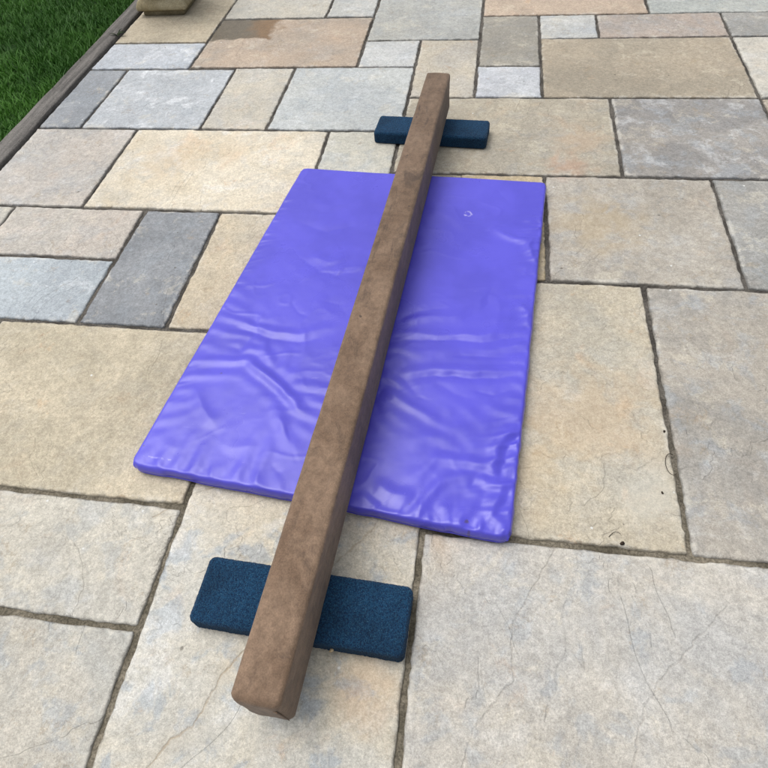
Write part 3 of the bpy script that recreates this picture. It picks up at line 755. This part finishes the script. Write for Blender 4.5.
# ------------------------------------------------------------------ balance beam
def build_beam():
    ang = math.radians(86.67); L, Wd, zb, zt = 2.393, .100, .0515, .1995
    root = thing('balance_beam', 'long brown padded balance beam on two blue carpeted feet across the purple mat', 'balance beam', (-.2736, 1.3358, 0), ang)
    hw = Wd / 2; r = .011
    # section, counter-clockwise seen along +x: local y = left, z = up
    def arc(cy, cz, a0, a1, n=7):
        return [(cy + r * math.cos(a), cz + r * math.sin(a)) for a in np.linspace(a0, a1, n)]
    def lerp(p, q, n): return [(p[0] + (q[0] - p[0]) * k / n, p[1] + (q[1] - p[1]) * k / n) for k in range(1, n)]
    PI = math.pi
    c = [arc(hw - r, zt - r, 0, PI / 2), arc(-hw + r, zt - r, PI / 2, PI), arc(-hw + r, zb + r, PI, 1.5 * PI), arc(hw - r, zb + r, 1.5 * PI, 2 * PI)]
    sec = []
    for i in range(4):
        sec += c[i]; sec += lerp(c[i][-1], c[(i + 1) % 4][0], 12 if i % 2 == 0 else 18)
    sec = np.array(sec); n = len(sec)
    cz = (zb + zt) / 2
    xs = np.linspace(-L / 2 + .013, L / 2 - .013, 260)
    rings = []
    endp = [(.030, 0), (.020, .0004), (.012, .0016), (.007, .0035), (.0028, .0075), (0, .013)]   # (inset, distance from the end)
    def ring(x, ins):
        y, z = sec[:, 0], sec[:, 1] - cz
        d = np.maximum(np.abs(y) / hw, np.abs(z) / (zt - cz))
        f_y = (hw - ins) / hw; f_z = ((zt - cz) - ins) / (zt - cz)
        y, z = y * f_y, z * f_z
        # padding: slightly hollow side, slightly full top, small dents
        # noise
        px, py = x * np.ones(n), np.arange(n) * .13
        nn = .0011 * fbm(px * 5, py * 2, 3) + .0006 * fbm(px * 26, py * 6, 2)
        nrm = np.stack([y, z * .7], 1); nrm /= np.linalg.norm(nrm, axis=1, keepdims=True) + 1e-9
        z2 = z + np.where(z > 0, .0022 * np.cos(np.clip(y / hw, -1, 1) * PI / 2), 0)
        y2 = y - np.sign(y) * .0018 * np.cos(np.clip(z / (zt - cz), -1, 1) * PI / 2)
        k = 1.0
        return np.stack([px, y2 + nrm[:, 0] * nn * k, z2 + cz + nrm[:, 1] * nn * k], 1)
    for ins, d in endp: rings.append(ring(-L / 2 + d, ins))
    for x in xs[1:-1]: rings.append(ring(x, 0))
    for ins, d in endp[::-1]: rings.append(ring(L / 2 - d, ins))
    # near end: the cover is drawn down and under at the end, lip hangs a little
    V = np.concatenate(rings); nr = len(rings)
    xe = V[:, 0] + L / 2
    near = np.exp(-np.clip(xe, 0, 9) / .02)
    V[:, 0] += near * (.0012 * vnoise(V[:, 1] * 60, V[:, 2] * 30) + .010 * sstep(.06, .19, V[:, 2]) * 0 - .006 * sstep(.1, .05, V[:, 2]) * 0)
    V[:, 2] -= near * .003 * sstep(.15, .2, V[:, 2])
    c0 = len(V); V = np.concatenate([V, [V[:n].mean(0), V[n * (nr - 1):n * nr].mean(0)]])
    j = np.arange(n); kx = (j + 1) % n
    F = [ring_faces(nr, n), np.stack([np.full(n, c0), kx, j], 1), np.stack([np.full(n, c0 + 1), n * (nr - 1) + j, n * (nr - 1) + kx], 1)]
    F[0] = F[0][:, ::1]
    mesh_np('beam_cover', V, F, M_SUEDE, root)
    # tucked corner fold of the cover at the near end (right hand corner)
    def fold(sx, sy, x_end, nm):
        a = np.linspace(0, 1, 9); b = np.linspace(0, 1, 14)
        A, B = np.meshgrid(a, b, indexing='ij')
        z = .176 - .030 * A - B * (.176 - .030 * A - .060)
        y = sy * (hw - .003 - .006 * (1 - A) - A * .045)
        x = x_end + sx * (.0022 - .0050 * A ** .7 - .004 * B)
        Vt = np.stack([x, y, z], -1).reshape(-1, 3)
        Vb = Vt.copy(); Vb[:, 0] -= sx * .0022
        Fg = grid_faces(9, 14)
        border = np.concatenate([np.arange(14), np.arange(1, 9) * 14 + 13, 8 * 14 + np.arange(12, -1, -1), np.arange(7, 0, -1) * 14])
        nb = len(border); jj = np.arange(nb); kk = (jj + 1) % nb; m = len(Vt)
        mesh_np(nm, np.concatenate([Vt, Vb]), [Fg, Fg[:, ::-1] + m, np.stack([border[jj], border[kk], border[kk] + m, border[jj] + m], 1)], M_SUEDE, root)
    fold(-1, -1, -L / 2, 'end_fold'); fold(1, 1, L / 2, 'end_fold')
    # carpeted feet
    def foot(loc, yaw, L, D, Ht, sd):
        r = .009; cr = .014; step = .0022; hx, hy = D / 2, L / 2
        arcs = [(r * (1 - math.cos(a)), -r + r * math.sin(a)) for a in np.linspace(PI / 2, 0, 9)][1:]
        side = arcs + [(0, -z) for z in np.arange(r + step, Ht - .004, step)] + [(.002, -Ht + .003), (.006, -Ht + .0008)]
        insd = np.array([r] + [q[0] for q in side]); dzd = np.array([0] + [q[1] for q in side]); Ns = len(side)
        nu, nv = int((D - 2 * r) / step), int((L - 2 * r) / step)
        iu = np.arange(nu + 2 * Ns)[:, None] * np.ones((1, nv + 2 * Ns), int); iv = np.arange(nv + 2 * Ns)[None, :] * np.ones((nu + 2 * Ns, 1), int)
        su = np.maximum(np.maximum(Ns - iu, iu - (Ns + nu - 1)), 0); sv = np.maximum(np.maximum(Ns - iv, iv - (Ns + nv - 1)), 0); s = np.maximum(su, sv)
        def co(i, n, h_):
            t = np.clip(i - Ns, 0, n - 1) / (n - 1)
            return np.where(i < Ns, -h_ + insd[s], np.where(i > Ns + n - 1, h_ - insd[s], -h_ + r + t * (2 * h_ - 2 * r)))
        X, Y = co(iu, nu, hx), co(iv, nv, hy)
        a_, b_ = np.clip(1 - (hx - np.abs(X)) / cr, 0, 1), np.clip(1 - (hy - np.abs(Y)) / cr, 0, 1)
        k_ = np.where((a_ > 0) & (b_ > 0), np.maximum(a_, b_) / np.maximum(np.hypot(a_, b_), 1e-6), 1)
        X = np.where((a_ > 0) & (b_ > 0), np.sign(X) * (hx - cr + cr * a_ * k_), X); Y = np.where((a_ > 0) & (b_ > 0), np.sign(Y) * (hy - cr + cr * b_ * k_), Y)
        Z = Ht + dzd[s] + .0012 * np.cos(np.clip(X / hx, -1, 1) * PI / 2) * (s == 0)
        V = np.stack([X, Y, Z], -1).reshape(-1, 3)
        Nn = np.zeros_like(V); up = sstep(Ht - r, Ht - .002, V[:, 2]); Nn[:, 2] = up
        sidex = (hx - np.abs(V[:, 0])) < (hy - np.abs(V[:, 1]))
        Nn[:, 0] = np.where(sidex, np.sign(V[:, 0]), 0) * (1 - up); Nn[:, 1] = np.where(~sidex, np.sign(V[:, 1]), 0) * (1 - up)
        rr = np.random.default_rng(sd)
        tuft = .0013 * rr.random(len(V)) + .0006 * vnoise(V[:, 0] * 210 + sd, V[:, 1] * 210 + V[:, 2] * 170) + .0007 * fbm(V[:, 0] * 14, V[:, 1] * 14 + sd, 2)
        V = V + Nn * tuft[:, None]; V[:, 2] = np.maximum(V[:, 2], .0006)
        F = grid_faces(nu + 2 * Ns, nv + 2 * Ns)
        o = mesh_np('foot', V, F, M_CARPET, root)
        # placed in the beam's own frame
        dx, dy = loc[0] + .2736, loc[1] - 1.3358; ca, sa = math.cos(ang), math.sin(ang)
        o.location = (dx * ca + dy * sa, -dx * sa + dy * ca, 0); o.rotation_euler = (0, 0, math.radians(yaw) - ang)
    foot((-.3336, .371), 87.84, .487, .151, .0500, 3)
    foot((-.220, 2.369), 85.47, .474, .140, .0500, 8)
build_beam()

# ------------------------------------------------------------------ stone planter on the far corner
def build_planter():
    root = thing('planter', 'square buff cast stone planter standing on the patio corner by the lawn', 'planter', (-1.940, 3.800, 0), math.radians(1.5))
    def lathe(prof, name, mat, n_side=14, close_top=False):
        V = []
        for half, z, rr in prof:
            ring = []
            for q in range(4):
                a0 = q * math.pi / 2; c_, s_ = math.cos(a0), math.sin(a0)
                pts = [(half, -half + rr + (2 * half - 2 * rr) * t) for t in np.linspace(0, 1, n_side)]
                pts += [(half - rr + rr * math.cos(a), half - rr + rr * math.sin(a)) for a in np.linspace(0, math.pi / 2, 5)[1:-1]]
                ring += [(x * c_ - y * s_, x * s_ + y * c_, z) for x, y in pts]
            V += ring
        n = len(V) // len(prof); V = np.array(V)
        V[:, :2] *= (1 + .004 * fbm(V[:, 0] * 30 + V[:, 1] * 17, V[:, 2] * 40, 2))[:, None]
        F = [ring_faces(len(prof), n)]
        if close_top:
            c0 = len(V); V = np.concatenate([V, [[0, 0, prof[-1][1] + .01]]]); j = np.arange(n)
            F.append(np.stack([n * (len(prof) - 1) + j, n * (len(prof) - 1) + (j + 1) % n, np.full(n, c0)], 1))
        mesh_np(name, V, F, mat, root)
    pl = lathe([(.126, 0, .01), (.129, .004, .01), (.129, .016, .01), (.127, .021, .01), (.130, .024, .01), (.139, .030, .012), (.150, .035, .012), (.153, .038, .01),
           (.154, .042, .01), (.154, .054, .01), (.152, .058, .01), (.140, .080, .01), (.128, .084, .01)], 'plinth', M_CAST)
    lathe([(.130, .080, .012), (.126, .090, .012), (.124, .100, .012), (.124, .112, .012), (.126, .125, .012), (.134, .16, .012), (.150, .26, .014), (.168, .36, .016), (.172, .385, .016)], 'body', M_CAST)
    lathe([(.172, .384, .016), (.186, .388, .016), (.198, .396, .016), (.202, .406, .016), (.202, .432, .016), (.198, .440, .016), (.176, .441, .014), (.172, .436, .014), (.170, .40, .014)], 'rim', M_CAST)
    lathe([(.1685, .400, .013), (.12, .405, .02), (.05, .409, .01)], 'soil', M_SOIL, close_top=True)
build_planter()

# ------------------------------------------------------------------ bits lying about
def blob(name, loc, sx, sy, sz, yaw, mat, label, cat):
    nr, n = 9, 14; V = []
    for i in range(nr):
        th = math.pi * i / (nr - 1)
        for j in range(n):
            ph = 2 * math.pi * j / n
            k = 1 + .25 * float(vnoise(i * .7 + loc[0] * 40, j * .6 + loc[1] * 40))
            V.append((sx * k * math.sin(th) * math.cos(ph), sy * k * math.sin(th) * math.sin(ph), sz * k * (1 - math.cos(th)) - .0008))
    o = mesh_np(name, V, ring_faces(nr, n)[:, ::-1], mat, loc=loc); o.rotation_euler = (0, 0, yaw)
    return tag(o, label, cat)
blob('seed_pod', (.391, .611, .001), .006, .0045, .004, .4, M_CRUMB, 'dark brown seed pod near the front edge of the beige slab right of mat', 'seed pod')
blob('crumb', (.531, .941, .001), .0045, .003, .0026, 1.0, M_CRUMB, 'tiny black crumb furthest up beside the dark right hand joint', 'crumb')
blob('crumb', (.501, .757, .001), .0035, .0025, .002, 2.2, M_CRUMB, 'tiny black crumb just below the curled dry stem', 'crumb')
blob('leaf_scrap', (-.250, .288, .022), .0055, .004, .003, .5, M_LEAF, 'pale tan leaf scrap caught on the near blue foot', 'leaf scrap')

def tube(name, pts, rad, mat, loc):
    pts = np.array(pts, float); n = 7; V = []
    for i, p in enumerate(pts):
        d = pts[min(i + 1, len(pts) - 1)] - pts[max(i - 1, 0)]; d /= np.linalg.norm(d)
        u = np.cross(d, (0, 0, 1)); u /= np.linalg.norm(u) + 1e-9; w = np.cross(u, d)
        k = rad * (1 - .6 * i / len(pts))
        for a in np.arange(n) * 2 * math.pi / n: V.append(p + k * (math.cos(a) * u + math.sin(a) * w))
    return mesh_np(name, V, ring_faces(len(pts), n), mat, loc=loc)
aa = np.linspace(1.2, 5.4, 26)
tag(tube('curled_stem', [(.016 * math.cos(a), .030 * math.sin(a) , .003 + .005 * math.sin(a * .7) ** 2) for a in aa], .0011, M_CRUMB, (.535, .84, 0)),
    'thin dark dry stem curled in a loop at the right hand joint', 'stem')
aa = np.linspace(0, 2.6, 14)
tag(tube('dry_stalk', [(.03 * a / 2.6 - .01, .014 * math.sin(a), .002 + .003 * math.sin(a * 1.2)) for a in aa], .0008, M_CRUMB, (.372, .625, 0)),
    'short bent dry stalk beside the dark seed pod', 'stem')

def weed(loc, label):
    root = thing('weed', label, 'weed', loc)
    rr = random.Random(3)
    for k in range(9):
        a = rr.random() * 6.283; Ln = .020 + .038 * rr.random(); w = .003 + .002 * rr.random()
        V = []
        for i in range(7):
            s = i / 6; ww = w * math.sin(math.pi * (.08 + .9 * s))
            x = Ln * s; z = .006 + Ln * .28 * math.sin(s * 2.2)
            for q in (-1, 0, 1):
                yy = q * ww; V.append((x * math.cos(a) - yy * math.sin(a), x * math.sin(a) + yy * math.cos(a), z + (.25 * ww if q else 0) - (0 if q else .001)))
        mesh_np('leaf', V, grid_faces(7, 3), M_WEED, root)
weed((-2.112, 3.39, 0), 'small dark weed growing in the gap beside the grey lawn edging')
